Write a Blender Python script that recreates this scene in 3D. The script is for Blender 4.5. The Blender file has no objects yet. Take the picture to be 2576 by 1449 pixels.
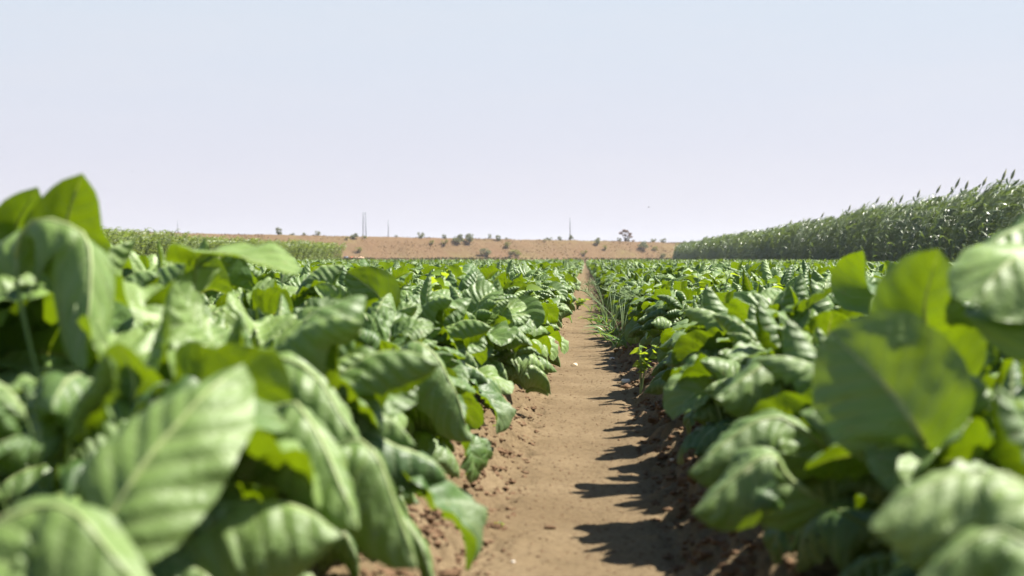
import bpy, math
import numpy as np
from mathutils import Vector, Matrix

R = math.radians
scene = bpy.context.scene
COL = scene.collection

# ------------------------------------------------------------------ camera
CAM_H = 0.50
LENS = 50.0
FPX = LENS / 36.0 * 2576.0            # focal length in pixels of a 2576 px wide frame
VPX, HORY = 1471.0, 655.0             # where the path vanishes
yaw = math.atan((VPX - 1288.0) / FPX)
pitch = math.atan((HORY - 724.5) / FPX)
cam_d = bpy.data.cameras.new('camera')
cam = bpy.data.objects.new('camera', cam_d)
COL.objects.link(cam)
cam.location = (0, 0, CAM_H)
cam.rotation_euler = (R(90) + pitch, 0, yaw)
cam_d.lens = LENS
cam_d.sensor_width = 36.0
cam_d.clip_start = 0.05
cam_d.clip_end = 6000
cam_d.dof.use_dof = True
cam_d.dof.focus_distance = 7.5
cam_d.dof.aperture_fstop = 4.8
cam_d.dof.aperture_blades = 7
scene.camera = cam

# ------------------------------------------------------------------ sky and sun
SUN_AZ, SUN_EL = R(72), R(56)         # azimuth measured from the path direction towards the right
world = bpy.data.worlds.new('World')
scene.world = world
world.use_nodes = True
wn, wl = world.node_tree.nodes, world.node_tree.links
bg = wn['Background']
sky = wn.new('ShaderNodeTexSky')
sky.sky_type = 'NISHITA'
sky.sun_disc = False
sky.sun_elevation = SUN_EL
sky.sun_rotation = SUN_AZ
sky.altitude = 0
sky.air_density = 1.0
sky.dust_density = 0.6
sky.ozone_density = 3.0
# pale summer haze lying low in the sky: strongest at the horizon, gone higher up
tc_w = wn.new('ShaderNodeTexCoord'); sep_w = wn.new('ShaderNodeSeparateXYZ'); wl.new(tc_w.outputs['Generated'], sep_w.inputs[0])
m1 = wn.new('ShaderNodeMapRange'); m1.interpolation_type = 'SMOOTHSTEP'
for i, v in enumerate((0.0, 0.22, 0.0, 1.0)): m1.inputs[1 + i].default_value = v
m2 = wn.new('ShaderNodeMapRange')
for i, v in enumerate((0.17, 0.38, 0.95, 0.0)): m2.inputs[1 + i].default_value = v
wl.new(sep_w.outputs[2], m1.inputs[0]); wl.new(sep_w.outputs[2], m2.inputs[0])
hz = wn.new('ShaderNodeMix'); hz.data_type = 'RGBA'; wl.new(m1.outputs[0], hz.inputs[0])
hz.inputs[6].default_value = (4.55, 4.40, 5.05, 1); hz.inputs[7].default_value = (4.25, 4.72, 5.3, 1)
veil = wn.new('ShaderNodeMix'); veil.data_type = 'RGBA'
wl.new(m2.outputs[0], veil.inputs[0]); wl.new(sky.outputs[0], veil.inputs[6]); 
cn = wn.new('ShaderNodeTexNoise'); cn.inputs['Scale'].default_value = 3.0; cn.inputs['Detail'].default_value = 7; cn.inputs['Roughness'].default_value = 0.6
cm = wn.new('ShaderNodeMapping'); cm.inputs['Scale'].default_value = (1.0, 1.0, 7.0); cm.inputs['Location'].default_value = (0.4, 0.1, 0.3)
wl.new(tc_w.outputs['Generated'], cm.inputs[0]); wl.new(cm.outputs[0], cn.inputs['Vector'])
cr = wn.new('ShaderNodeMapRange'); wl.new(cn.outputs[0], cr.inputs[0])
for i, v in enumerate((0.45, 0.78, 0.0, 0.30)): cr.inputs[1 + i].default_value = v
cloud = wn.new('ShaderNodeMix'); cloud.data_type = 'RGBA'                 # barely visible thin cloud
wl.new(cr.outputs[0], cloud.inputs[0]); wl.new(hz.outputs[2], cloud.inputs[6]); cloud.inputs[7].default_value = (5.0, 4.85, 5.1, 1)
wl.new(cloud.outputs[2], veil.inputs[7])
wl.new(veil.outputs[2], bg.inputs[0])
bg.inputs[1].default_value = 0.062
sun_d = bpy.data.lights.new('sun', 'SUN')
sun_d.energy = 5.0
sun_d.angle = R(0.5)
sun_d.color = (1.0, 0.95, 0.86)
sun = bpy.data.objects.new('sun', sun_d)
COL.objects.link(sun)
sdir = Vector((math.sin(SUN_AZ) * math.cos(SUN_EL), math.cos(SUN_AZ) * math.cos(SUN_EL), math.sin(SUN_EL)))
sun.rotation_euler = sdir.to_track_quat('Z', 'Y').to_euler()
sun.location = sdir * 50

vs = scene.view_settings
vs.view_transform = 'Standard'
vs.look = 'None'
vs.exposure = 1.4
vs.gamma = 1.0
vs.use_curve_mapping = False
scene.cycles.max_bounces = 8
scene.cycles.diffuse_bounces = 3
scene.cycles.glossy_bounces = 2
scene.cycles.transmission_bounces = 6
scene.cycles.transparent_max_bounces = 6
scene.cycles.caustics_reflective = False
scene.cycles.caustics_refractive = False
scene.cycles.use_denoising = True
scene.cycles.use_adaptive_sampling = True
scene.cycles.adaptive_threshold = 0.01

# ------------------------------------------------------------------ helpers
ROT = np.array(Matrix(cam.rotation_euler.to_matrix()))

def ray(px, py):
    d = ROT @ np.array([(px - 1288.0) / FPX, -(py - 724.5) / FPX, -1.0])
    return d

def at(px, py, Y):                     # the point on a pixel's ray at ground distance Y
    d = ray(px, py)
    return np.array([0, 0, CAM_H]) + d * (Y / d[1])

def on_z(px, py, z):                   # the point on a pixel's ray at height z
    d = ray(px, py)
    return np.array([0, 0, CAM_H]) + d * ((z - CAM_H) / d[2])

def set_props(o, label=None, cat=None, group=None, kind=None):
    if label: o['label'] = label
    if cat: o['category'] = cat
    if group: o['group'] = group
    if kind: o['kind'] = kind
    return o

def mesh_np(name, V, F, mat, uv=None, tint=None, smooth=True):
    """V (n,3), F (m,k) with k 3 or 4; uv (n,2) and tint (n,) per vertex."""
    V = np.asarray(V, np.float32); F = np.asarray(F, np.int32)
    me = bpy.data.meshes.new(name)
    k = F.shape[1]
    me.vertices.add(len(V)); me.vertices.foreach_set('co', V.ravel())
    me.loops.add(F.size); me.loops.foreach_set('vertex_index', F.ravel())
    me.polygons.add(len(F))
    me.polygons.foreach_set('loop_start', np.arange(0, F.size, k, dtype=np.int32))
    me.polygons.foreach_set('use_smooth', np.full(len(F), smooth, dtype=bool))
    if uv is not None:
        l = me.uv_layers.new(name='UVMap')
        l.data.foreach_set('uv', np.asarray(uv, np.float32)[F.ravel()].ravel())
    if tint is not None:
        a = me.attributes.new('tint', 'FLOAT', 'POINT')
        a.data.foreach_set('value', np.asarray(tint, np.float32))
    me.materials.append(mat)
    me.update()
    me.validate()
    return me

def link(name, me, parent=None, loc=None):
    o = bpy.data.objects.new(name, me)
    COL.objects.link(o)
    if parent is not None: o.parent = parent
    if loc is not None: o.location = loc
    return o

def empty(name, loc, rz=0.0, sc=1.0):
    o = bpy.data.objects.new(name, None)
    COL.objects.link(o)
    o.empty_display_size = 0.1
    o.location = loc; o.rotation_euler = (0, 0, rz); o.scale = (sc, sc, sc)
    return o

class Geo:
    """collects (V,F,uv,tint) pieces of quads"""
    def __init__(s): s.v = []; s.f = []; s.u = []; s.t = []; s.n = 0
    def add(s, V, F, uv=None, tint=None):
        s.v.append(V); s.f.append(F + s.n)
        s.u.append(uv if uv is not None else np.zeros((len(V), 2)))
        s.t.append(tint if tint is not None else np.full(len(V), 0.5))
        s.n += len(V)
    def cat(s): return np.concatenate(s.v), np.concatenate(s.f), np.concatenate(s.u), np.concatenate(s.t)
    def mesh(s, name, mat, smooth=True):
        V, F, u, t = s.cat()
        return mesh_np(name, V, F, mat, u, t, smooth)

_grid_cache = {}
def grid_faces(nu, nv):
    if (nu, nv) not in _grid_cache:
        i, j = np.meshgrid(np.arange(nu - 1), np.arange(nv - 1), indexing='ij')
        a = (i * nv + j).ravel()
        _grid_cache[(nu, nv)] = np.stack([a, a + nv, a + nv + 1, a + 1], 1)
    return _grid_cache[(nu, nv)]

def norm(a): return a / np.maximum(np.linalg.norm(a, axis=-1, keepdims=True), 1e-9)

def tube(P, rad, k=6, cap=True):
    """quad tube along points P with radii rad"""
    P = np.asarray(P, float); n = len(P)
    rad = np.broadcast_to(np.asarray(rad, float), (n,))
    T = norm(np.gradient(P, axis=0))
    up = np.array([0.31, 0.17, 0.93]) if abs(T[0][2]) < 0.9 else np.array([0.93, 0.31, 0.17])
    A = norm(np.cross(T, up)); B = np.cross(T, A)
    th = np.linspace(0, 2 * np.pi, k, endpoint=False)
    V = P[:, None] + rad[:, None, None] * (np.cos(th)[None, :, None] * A[:, None] + np.sin(th)[None, :, None] * B[:, None])
    V = V.reshape(-1, 3)
    F = []
    for i in range(n - 1):
        for j in range(k):
            F.append((i * k + j, i * k + (j + 1) % k, (i + 1) * k + (j + 1) % k, (i + 1) * k + j))
    if cap:
        V = np.vstack([V, P[0], P[-1]])
        c0, c1 = n * k, n * k + 1
        for j in range(0, k, 2):
            F.append((c0, (j + 2) % k, (j + 1) % k, j))
            F.append((c1, (n - 1) * k + j, (n - 1) * k + (j + 1) % k, (n - 1) * k + (j + 2) % k))
    return V, np.array(F)

def box(c, s):
    c = np.array(c, float); s = np.array(s, float) / 2
    V = np.array([[x, y, z] for x in (-1, 1) for y in (-1, 1) for z in (-1, 1)]) * s + c
    F = np.array([(0, 1, 3, 2), (4, 6, 7, 5), (0, 4, 5, 1), (2, 3, 7, 6), (0, 2, 6, 4), (1, 5, 7, 3)])
    return V, F

_tabs = {}
def fbm(x, y, seed=0, octs=4, gain=0.5):
    """value noise, about -1..1"""
    if seed not in _tabs: _tabs[seed] = np.random.RandomState(seed).rand(256, 256) * 2 - 1
    tab = _tabs[seed]
    out = np.zeros(np.broadcast(x, y).shape); amp = 1.0; tot = 0
    for o in range(octs):
        fx, fy = x * 2**o + 17.3 * o, y * 2**o + 5.1 * o
        ix, iy = np.floor(fx).astype(int), np.floor(fy).astype(int)
        tx, ty = fx - ix, fy - iy
        tx = tx * tx * (3 - 2 * tx); ty = ty * ty * (3 - 2 * ty)
        g = lambda a, b: tab[a & 255, b & 255]
        out = out + amp * ((g(ix, iy) * (1 - tx) + g(ix + 1, iy) * tx) * (1 - ty) + (g(ix, iy + 1) * (1 - tx) + g(ix + 1, iy + 1) * tx) * ty)
        tot += amp; amp *= gain
    return out / tot * 1.6

def smooth(a, b, x):
    t = np.clip((x - a) / (b - a), 0, 1)
    return t * t * (3 - 2 * t)

# ------------------------------------------------------------------ materials
def new_mat(name):
    m = bpy.data.materials.new(name); m.use_nodes = True
    nt = m.node_tree
    return m, nt.nodes, nt.links, nt.nodes['Principled BSDF'], nt.nodes['Material Output']

def ramp(nodes, stops):
    n = nodes.new('ShaderNodeValToRGB'); e = n.color_ramp.elements
    while len(e) > 1: e.remove(e[0])
    e[0].position = stops[0][0]; e[0].color = (*stops[0][1], 1)
    for p, c in stops[1:]:
        k = e.new(p); k.color = (*c, 1)
    return n

def mixc(nodes, links, fac, a, b, mode='MIX'):
    n = nodes.new('ShaderNodeMix'); n.data_type = 'RGBA'; n.blend_type = mode
    for sock, v in ((n.inputs[0], fac), (n.inputs[6], a), (n.inputs[7], b)):
        if isinstance(v, bpy.types.NodeSocket): links.new(v, sock)
        elif isinstance(v, tuple): sock.default_value = (*v, 1)
        else: sock.default_value = v
    return n.outputs[2]

def math_n(nodes, links, op, a, b=None, clamp=False):
    n = nodes.new('ShaderNodeMath'); n.operation = op; n.use_clamp = clamp
    for s, v in ((n.inputs[0], a), (n.inputs[1], b)):
        if v is None: continue
        if isinstance(v, bpy.types.NodeSocket): links.new(v, s)
        else: s.default_value = v
    return n.outputs[0]

def leaf_material(name, dark, light, under, trans, tfac=0.42, rough=0.42, veins=True, spec=0.5):
    m, N, L, P, OUT = new_mat(name)
    at_ = N.new('ShaderNodeAttribute'); at_.attribute_name = 'tint'
    tint = at_.outputs['Fac']
    tc = N.new('ShaderNodeTexCoord')
    no = N.new('ShaderNodeTexNoise'); no.inputs['Scale'].default_value = 14; no.inputs['Detail'].default_value = 4
    L.new(tc.outputs['Object'], no.inputs['Vector'])
    f = math_n(N, L, 'ADD', math_n(N, L, 'MULTIPLY', tint, 0.75), math_n(N, L, 'MULTIPLY', no.outputs[0], 0.3), True)
    col = mixc(N, L, f, dark, light)
    geo = N.new('ShaderNodeNewGeometry')
    bump = N.new('ShaderNodeBump'); bump.inputs['Strength'].default_value = 0.5; bump.inputs['Distance'].default_value = 0.004
    if veins:
        uv = N.new('ShaderNodeUVMap'); sep = N.new('ShaderNodeSeparateXYZ'); L.new(uv.outputs[0], sep.inputs[0])
        u, v = sep.outputs[0], sep.outputs[1]            # u along the blade, v across (0.5 at the midrib)
        av = math_n(N, L, 'MULTIPLY', math_n(N, L, 'ABSOLUTE', math_n(N, L, 'SUBTRACT', v, 0.5)), 2.0)
        rib = math_n(N, L, 'LESS_THAN', av, math_n(N, L, 'SUBTRACT', 0.075, math_n(N, L, 'MULTIPLY', u, 0.06)))
        ph = math_n(N, L, 'SUBTRACT', math_n(N, L, 'MULTIPLY', u, 8.0), math_n(N, L, 'MULTIPLY', av, 2.0))
        fr = math_n(N, L, 'ABSOLUTE', math_n(N, L, 'SUBTRACT', math_n(N, L, 'FRACT', ph), 0.5))
        side = math_n(N, L, 'LESS_THAN', fr, 0.045)
        vein = math_n(N, L, 'MAXIMUM', rib, math_n(N, L, 'MULTIPLY', side, 0.45))
        col = mixc(N, L, math_n(N, L, 'MULTIPLY', vein, 0.75), col, (0.34, 0.40, 0.17))
        vo = N.new('ShaderNodeTexVoronoi'); vo.inputs['Scale'].default_value = 70; vo.feature = 'DISTANCE_TO_EDGE'
        L.new(tc.outputs['Object'], vo.inputs['Vector'])
        net = math_n(N, L, 'MINIMUM', math_n(N, L, 'MULTIPLY', vo.outputs['Distance'], 1.0), 0.16)
        quilt = math_n(N, L, 'ADD', math_n(N, L, 'ADD', math_n(N, L, 'MULTIPLY', fr, 2.0), math_n(N, L, 'MULTIPLY', no.outputs[0], 0.5)), net)
        L.new(quilt, bump.inputs['Height'])
    else:
        L.new(no.outputs[0], bump.inputs['Height'])
    if veins:
        sp = N.new('ShaderNodeTexNoise'); sp.inputs['Scale'].default_value = 55; sp.inputs['Detail'].default_value = 2
        L.new(tc.outputs['Object'], sp.inputs['Vector'])
        rs = ramp(N, [(0.68, (0, 0, 0)), (0.74, (1, 1, 1))]); L.new(sp.outputs[0], rs.inputs[0])
        col = mixc(N, L, math_n(N, L, 'MULTIPLY', rs.outputs[0], 0.45), col, (0.20, 0.16, 0.06))
        du = N.new('ShaderNodeTexNoise'); du.inputs['Scale'].default_value = 6; du.inputs['Detail'].default_value = 6; du.inputs['Roughness'].default_value = 0.65
        L.new(tc.outputs['Object'], du.inputs['Vector'])
        rd = ramp(N, [(0.50, (0, 0, 0)), (0.78, (1, 1, 1))]); L.new(du.outputs[0], rd.inputs[0])
        col = mixc(N, L, math_n(N, L, 'MULTIPLY', rd.outputs[0], 0.35), col, (0.30, 0.34, 0.20))
        rr = N.new('ShaderNodeMapRange'); rr.inputs[3].default_value = rough - 0.06; rr.inputs[4].default_value = rough + 0.16
        L.new(du.outputs[0], rr.inputs[0]); L.new(rr.outputs[0], P.inputs['Roughness'])
    col = mixc(N, L, geo.outputs['Backfacing'], col, under)
    L.new(col, P.inputs['Base Color'])
    if not veins: P.inputs['Roughness'].default_value = rough
    P.inputs['Specular IOR Level'].default_value = spec
    L.new(bump.outputs[0], P.inputs['Normal'])
    tr = N.new('ShaderNodeBsdfTranslucent')
    tcol = mixc(N, L, math_n(N, L, 'MULTIPLY', no.outputs[0], 0.35), trans, dark)
    if veins:
        tcol = mixc(N, L, math_n(N, L, 'MULTIPLY', rib, 0.6), tcol, (0.36, 0.36, 0.07))
        tcol = mixc(N, L, math_n(N, L, 'MULTIPLY', side, 0.55), tcol, (0.07, 0.13, 0.01))
        tcol = mixc(N, L, rd.outputs[0], tcol, (0.16, 0.28, 0.006))
    L.new(tcol, tr.inputs[0])
    mx = N.new('ShaderNodeMixShader'); mx.inputs[0].default_value = tfac
    L.new(P.outputs[0], mx.inputs[1]); L.new(tr.outputs[0], mx.inputs[2])
    L.new(mx.outputs[0], OUT.inputs[0])
    return m

M_leaf = leaf_material('crop_leaf', (0.030, 0.085, 0.013), (0.205, 0.300, 0.075), (0.055, 0.115, 0.020), (0.28, 0.40, 0.002), 0.27, 0.47, spec=0.55)
M_weed = leaf_material('weed_leaf', (0.10, 0.20, 0.02), (0.20, 0.30, 0.03), (0.16, 0.24, 0.05), (0.45, 0.55, 0.02), 0.5, 0.5, veins=False)
M_grass = leaf_material('grass_blade', (0.05, 0.12, 0.012), (0.12, 0.21, 0.03), (0.10, 0.19, 0.05), (0.30, 0.45, 0.03), 0.4, 0.4, veins=False)
M_sorg = leaf_material('windbreak_leaf', (0.036, 0.070, 0.024), (0.225, 0.260, 0.130), (0.15, 0.19, 0.09), (0.19, 0.26, 0.045), 0.33, 0.36, veins=False)
M_lcrop = leaf_material('tall_crop_leaf', (0.075, 0.135, 0.025), (0.20, 0.245, 0.075), (0.17, 0.22, 0.07), (0.30, 0.38, 0.04), 0.38, 0.5, veins=False)
M_bush = leaf_material('bush_leaf', (0.115, 0.140, 0.068), (0.19, 0.205, 0.11), (0.16, 0.185, 0.10), (0.26, 0.27, 0.10), 0.40, 0.7, veins=False)
M_dry = leaf_material('dry_twig', (0.20, 0.13, 0.10), (0.30, 0.20, 0.15), (0.25, 0.17, 0.12), (0.25, 0.16, 0.1), 0.15, 0.8, veins=False)
M_yel = leaf_material('yellow_green_bush', (0.16, 0.17, 0.03), (0.30, 0.28, 0.06), (0.24, 0.24, 0.06), (0.3, 0.3, 0.04), 0.25, 0.7, veins=False)

def plain(name, col, rough=0.6, metal=0.0, var=0.25, scale=8.0):
    m, N, L, P, OUT = new_mat(name)
    no = N.new('ShaderNodeTexNoise'); no.inputs['Scale'].default_value = scale; no.inputs['Detail'].default_value = 5
    tc = N.new('ShaderNodeTexCoord'); L.new(tc.outputs['Object'], no.inputs['Vector'])
    c = mixc(N, L, no.outputs[0], tuple(x * (1 - var) for x in col), tuple(min(1, x * (1 + var)) for x in col))
    L.new(c, P.inputs['Base Color'])
    P.inputs['Roughness'].default_value = rough; P.inputs['Metallic'].default_value = metal
    return m

M_stem = plain('crop_stem', (0.20, 0.28, 0.10), 0.5)
M_midrib = plain('leaf_midrib', (0.30, 0.36, 0.13), 0.5)
M_gstem = plain('stalk_stem', (0.13, 0.19, 0.06), 0.5)
M_head = plain('seed_head', (0.30, 0.30, 0.17), 0.8)
M_bark = plain('bark', (0.14, 0.10, 0.07), 0.9)
M_wood = plain('pole_wood', (0.12, 0.11, 0.11), 0.8)
M_metal = plain('tower_metal', (0.16, 0.17, 0.19), 0.5, 0.6)
M_bird = plain('bird_feathers', (0.06, 0.04, 0.04), 0.8)
M_orange = plain('orange_sheet', (0.62, 0.16, 0.06), 0.6)
M_peach = plain('pale_sheet', (0.75, 0.50, 0.32), 0.6)
M_drum = plain('drum_paint', (0.16, 0.20, 0.27), 0.5)
M_white = plain('pale_stone', (0.62, 0.56, 0.48), 0.7, 0, 0.15, 40)
M_straw = plain('dry_leaf', (0.58, 0.47, 0.30), 0.7, 0, 0.25, 40)

def soil_mat(name, c1, c2, c3, scale=1.0, bumpd=0.01):
    m, N, L, P, OUT = new_mat(name)
    tc = N.new('ShaderNodeTexCoord')
    big = N.new('ShaderNodeTexNoise'); big.inputs['Scale'].default_value = 3.0 * scale; big.inputs['Detail'].default_value = 6
    fine = N.new('ShaderNodeTexNoise'); fine.inputs['Scale'].default_value = 90 * scale; fine.inputs['Detail'].default_value = 8; fine.inputs['Roughness'].default_value = 0.7
    for n in (big, fine): L.new(tc.outputs['Object'], n.inputs['Vector'])
    r1 = ramp(N, [(0.35, c1), (0.62, c2)]); L.new(big.outputs[0], r1.inputs[0])
    r2 = ramp(N, [(0.48, (0, 0, 0)), (0.66, (1, 1, 1))]); L.new(fine.outputs[0], r2.inputs[0])
    c = mixc(N, L, math_n(N, L, 'MULTIPLY', r2.outputs[0], 0.7), r1.outputs[0], c3)
    L.new(c, P.inputs['Base Color'])
    P.inputs['Roughness'].default_value = 0.95
    P.inputs['Specular IOR Level'].default_value = 0.08
    b = N.new('ShaderNodeBump'); b.inputs['Strength'].default_value = 0.7; b.inputs['Distance'].default_value = bumpd
    L.new(fine.outputs[0], b.inputs['Height']); L.new(b.outputs[0], P.inputs['Normal'])
    return m

M_soil = soil_mat('soil', (0.13, 0.078, 0.045), (0.17, 0.105, 0.06), (0.09, 0.052, 0.032), 1.0, 0.008)
M_path = soil_mat('path_soil', (0.140, 0.100, 0.055), (0.185, 0.136, 0.078), (0.080, 0.052, 0.030), 1.0, 0.008)
M_clod = soil_mat('clod_soil', (0.135, 0.082, 0.047), (0.18, 0.112, 0.066), (0.10, 0.06, 0.036), 4.0, 0.004)

def levee_mat():
    m, N, L, P, OUT = new_mat('embankment_dry_grass')
    tc = N.new('ShaderNodeTexCoord')
    a = N.new('ShaderNodeTexNoise'); a.inputs['Scale'].default_value = 0.12; a.inputs['Detail'].default_value = 7
    b = N.new('ShaderNodeTexNoise'); b.inputs['Scale'].default_value = 1.3; b.inputs['Detail'].default_value = 8; b.inputs['Roughness'].default_value = 0.7
    for n in (a, b): L.new(tc.outputs['Object'], n.inputs['Vector'])
    rb = ramp(N, [(0.42, (0, 0, 0)), (0.70, (0.9, 0.9, 0.9))]); L.new(b.outputs[0], rb.inputs[0])
    r = ramp(N, [(0.30, (0.158, 0.098, 0.054)), (0.50, (0.150, 0.103, 0.054)), (0.66, (0.160, 0.126, 0.052))])
    L.new(a.outputs[0], r.inputs[0])
    c = mixc(N, L, rb.outputs[0], r.outputs[0], (0.13, 0.08, 0.042))
    L.new(c, P.inputs['Base Color']); P.inputs['Roughness'].default_value = 1.0; P.inputs['Specular IOR Level'].default_value = 0.05
    bp = N.new('ShaderNodeBump'); bp.inputs['Strength'].default_value = 0.8; bp.inputs['Distance'].default_value = 0.3
    L.new(b.outputs[0], bp.inputs['Height']); L.new(bp.outputs[0], P.inputs['Normal'])
    return m
M_levee = levee_mat()

# ------------------------------------------------------------------ ground, path, embankment
BED = 0.10
FIELD_END = 178.0

def ground_h(x, y):
    ax = np.abs(x + 0.012 * np.sin(y * 0.9))
    sh = smooth(0.15, 0.33, ax)
    h = BED * sh
    rough = smooth(0.10, 0.22, ax)
    h = h + 0.004 * fbm(x * 14, y * 14, 3) + rough * (0.024 * fbm(x * 26, y * 26, 5, 4) + 0.012 * fbm(x * 7, y * 7, 8))
    h = h - 0.006 * (1 - smooth(0.0, 0.14, ax))
    bank = smooth(FIELD_END + 1, FIELD_END + 5, y)
    return h * (1 - bank) + bank * (0.62 + 0.1 * fbm(x * 0.2, y * 0.2, 2))

def grid_mesh(name, xs, ys, hf, mat):
    X, Y = np.meshgrid(xs, ys, indexing='ij')
    V = np.stack([X, Y, hf(X, Y)], -1).reshape(-1, 3)
    F = grid_faces(len(xs), len(ys))
    return mesh_np(name, V, F, mat)

def geom(a, b, r):
    n = int(math.log(b / a) / r)
    return list(np.geomspace(a, b, n))

xs = [-3000, -800, -200, -60, -20, -8, -4, -2, -1.2, -0.8] + list(np.linspace(-0.6, 0.6, 41)) + [0.8, 1.2, 2, 4, 8, 20, 60, 200, 800, 3000]
ys = [-400, -60, -10, -2, 0, 0.5] + geom(0.9, 170, 0.02) + list(np.linspace(172, 190, 24)) + [200, 230, 280, 400, 800, 1600, 4500]
def g_h(x, y):
    return ground_h(x, y) - 0.03 * (np.abs(x) < 0.37) * (y < FIELD_END)
ground = link('ground', grid_mesh('ground', np.array(xs), np.array(ys), g_h, M_soil))
set_props(ground, 'bare brown soil of the field reaching out to the embankment', 'ground', kind='structure')
xs = np.linspace(-0.40, 0.40, 120)
ys = np.array([-1, 0.0, 0.5] + geom(0.8, 24, 0.0055) + geom(24.3, FIELD_END + 0.5, 0.02))
path = link('dirt_path', grid_mesh('dirt_path', xs, ys, ground_h, M_path))
set_props(path, 'narrow sunlit dirt path running straight between the two crop beds', 'path', kind='structure')

# the embankment: a long oblique dyke beyond the field
LA, LB = np.array([-49.5, 230.0]), np.array([16.8, 273.0])
LD = (LB - LA) / np.linalg.norm(LB - LA); LN = np.array([LD[1], -LD[0]])   # LN points towards the camera
def levee_top(s):                      # s along the line, 0 at LA
    k = s / np.linalg.norm(LB - LA)
    return 4.15 - 0.72 * np.clip(k, -1.5, 2.5) * 1.0
def levee_h(s, w):                     # w towards the camera
    t = levee_top(s)
    h = t * np.where(w > 0, 1 - smooth(1.0, 9.5, w), 1 - smooth(2.0, 12.0, -w))
    return h + 0.12 * fbm(s * 0.5, w * 0.5, 31) * (h > 0.05) + 0.03 * fbm(s * 2.5, w * 2.5, 33)
ss = np.linspace(-150, 330, 700); ww = np.concatenate([np.linspace(-14, -2, 6), np.linspace(-1, 12, 30)])
S, W = np.meshgrid(ss, ww, indexing='ij')
V = np.stack([LA[0] + LD[0] * S + LN[0] * W, LA[1] + LD[1] * S + LN[1] * W, levee_h(S, W) + 0.45], -1).reshape(-1, 3)
F = grid_faces(len(ss), len(ww))[:, ::-1]
lev = link('embankment', mesh_np('embankment', V, F, M_levee))
set_props(lev, 'long low embankment of reddish dry grass beyond the far end of the field', 'embankment', kind='structure')

def on_levee(px, w):                   # point on the embankment at cross position w seen in pixel column px
    d = ray(px, HORY)[:2]
    o = LA + LN * w
    # t*d = o + s*LD
    A = np.array([[d[0], -LD[0]], [d[1], -LD[1]]])
    t, s = np.linalg.solve(A, o)
    p = o + s * LD
    return np.array([p[0], p[1], float(levee_h(np.array(s), np.array(w))) + 0.45])

# ------------------------------------------------------------------ leaves of the crop
def leaf_from_curve(C, S, W, pet, fold, curl, ripA, ripN, phase, nv, tip=0.65, skew=0.75, wav=0.0, asym=0.0):
    """C (nu,3) midrib, S (nu,3) side vectors. fold: angle of the blade halves at the midrib, curl: change out to the margin."""
    nu = len(C)
    s = np.linspace(0, 1, nu)
    T = norm(np.gradient(C, axis=0)); S = norm(S - (S * T).sum(1, keepdims=True) * T); N = np.cross(T, S)
    t = np.clip((s - pet) / (1 - pet), 0, 1)
    w = W / 2 * np.sin(np.pi * np.clip(t, 0, 1) ** skew).clip(0) ** tip
    w = np.maximum(w, np.where(s < pet + 0.05, 0.022 * W, 0.004 * W))
    v = np.linspace(-1, 1, nv); h = nv // 2
    av = np.abs(v)
    m = 8
    q = (np.arange(m) + 0.5) / m
    sub = av[:, None] * q[None, :]                                     # (nv,m) samples from midrib to margin
    th = fold[:, None, None] + curl[:, None, None] * sub[None]
    cy = np.cos(th).mean(-1) * av; cz = np.sin(th).mean(-1) * av
    sg = np.sign(v)
    cz = cz * (1 + asym * sg)
    rp = ripN * t[:, None] - 1.1 * av[None] * ripN * 0.24 + phase + 0.55 * fbm(t[:, None] * 2.5 + 50 * phase, v[None] * 1.5 + 90 * phase, 74, 2)
    fr = np.abs((rp + 0.17 * sg[None]) % 1.0 - 0.5) * 2                    # 1 along the lateral veins, 0 between them
    rip = 0.55 - fr ** 2.2
    cz = cz + ripA * rip * (np.clip(av * 2.0, 0, 1)[None] ** 1.2) * (0.75 + 0.5 * av[None] - 0.55 * av[None] ** 6) * np.sin(np.pi * t ** 0.8)[:, None] ** 0.5
    k = int(phase * 1000)
    cz = cz + 0.10 * fbm(t[:, None] * 3.0 + k, v[None] * 1.6 + 0.37 * k, 71, 3) * np.clip(t * 4, 0, 1)[:, None]
    cz = cz + wav * 2.2 * fbm(t[:, None] * 4.5 + 31 * phase, sg[None] * 3.3 + 7 * phase, 72, 2) * av[None] ** 2
    w = w * (1 + 0.05 * fbm(t * 9 + 13 * phase, t * 0 + phase, 73, 2))
    V = C[:, None] + (w[:, None] * cy * sg)[..., None] * S[:, None] + (w[:, None] * cz)[..., None] * N[:, None]
    uv = np.stack(np.broadcast_arrays(t[:, None], 0.5 + 0.5 * v[None]), -1).reshape(-1, 2)
    return V.reshape(-1, 3), grid_faces(nu, nv), uv

def leaf_radial(rng, base, phi, L, W, e0, bend, nu, nv, fold0=0.5, fold1=-0.4, curl=-0.8, ripA=0.16, ripN=5, roll=0.0, pet=0.2):
    s = np.linspace(0, 1, nu)
    el = e0 - bend * s ** 1.25
    az = phi + rng.uniform(-0.5, 0.5) * s
    T = np.stack([np.cos(el) * np.cos(az), np.cos(el) * np.sin(az), np.sin(el)], 1)
    mid = (T[1:] + T[:-1]) / 2
    C = base + np.vstack([np.zeros(3), np.cumsum(mid * L / (nu - 1), 0)])
    S0 = np.stack([-np.sin(az), np.cos(az), np.zeros(nu)], 1)
    Nn = np.cross(T, S0)
    r = roll * s
    S = S0 * np.cos(r)[:, None] + Nn * np.sin(r)[:, None]
    return leaf_from_curve(C, S, W, pet, fold0 + (fold1 - fold0) * s, np.full(nu, curl), ripA, ripN, rng.rand(), nv,
                           tip=rng.uniform(0.42, 0.58), skew=rng.uniform(0.8, 1.1), wav=rng.uniform(0.04, 0.2), asym=rng.uniform(-0.3, 0.3))

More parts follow.
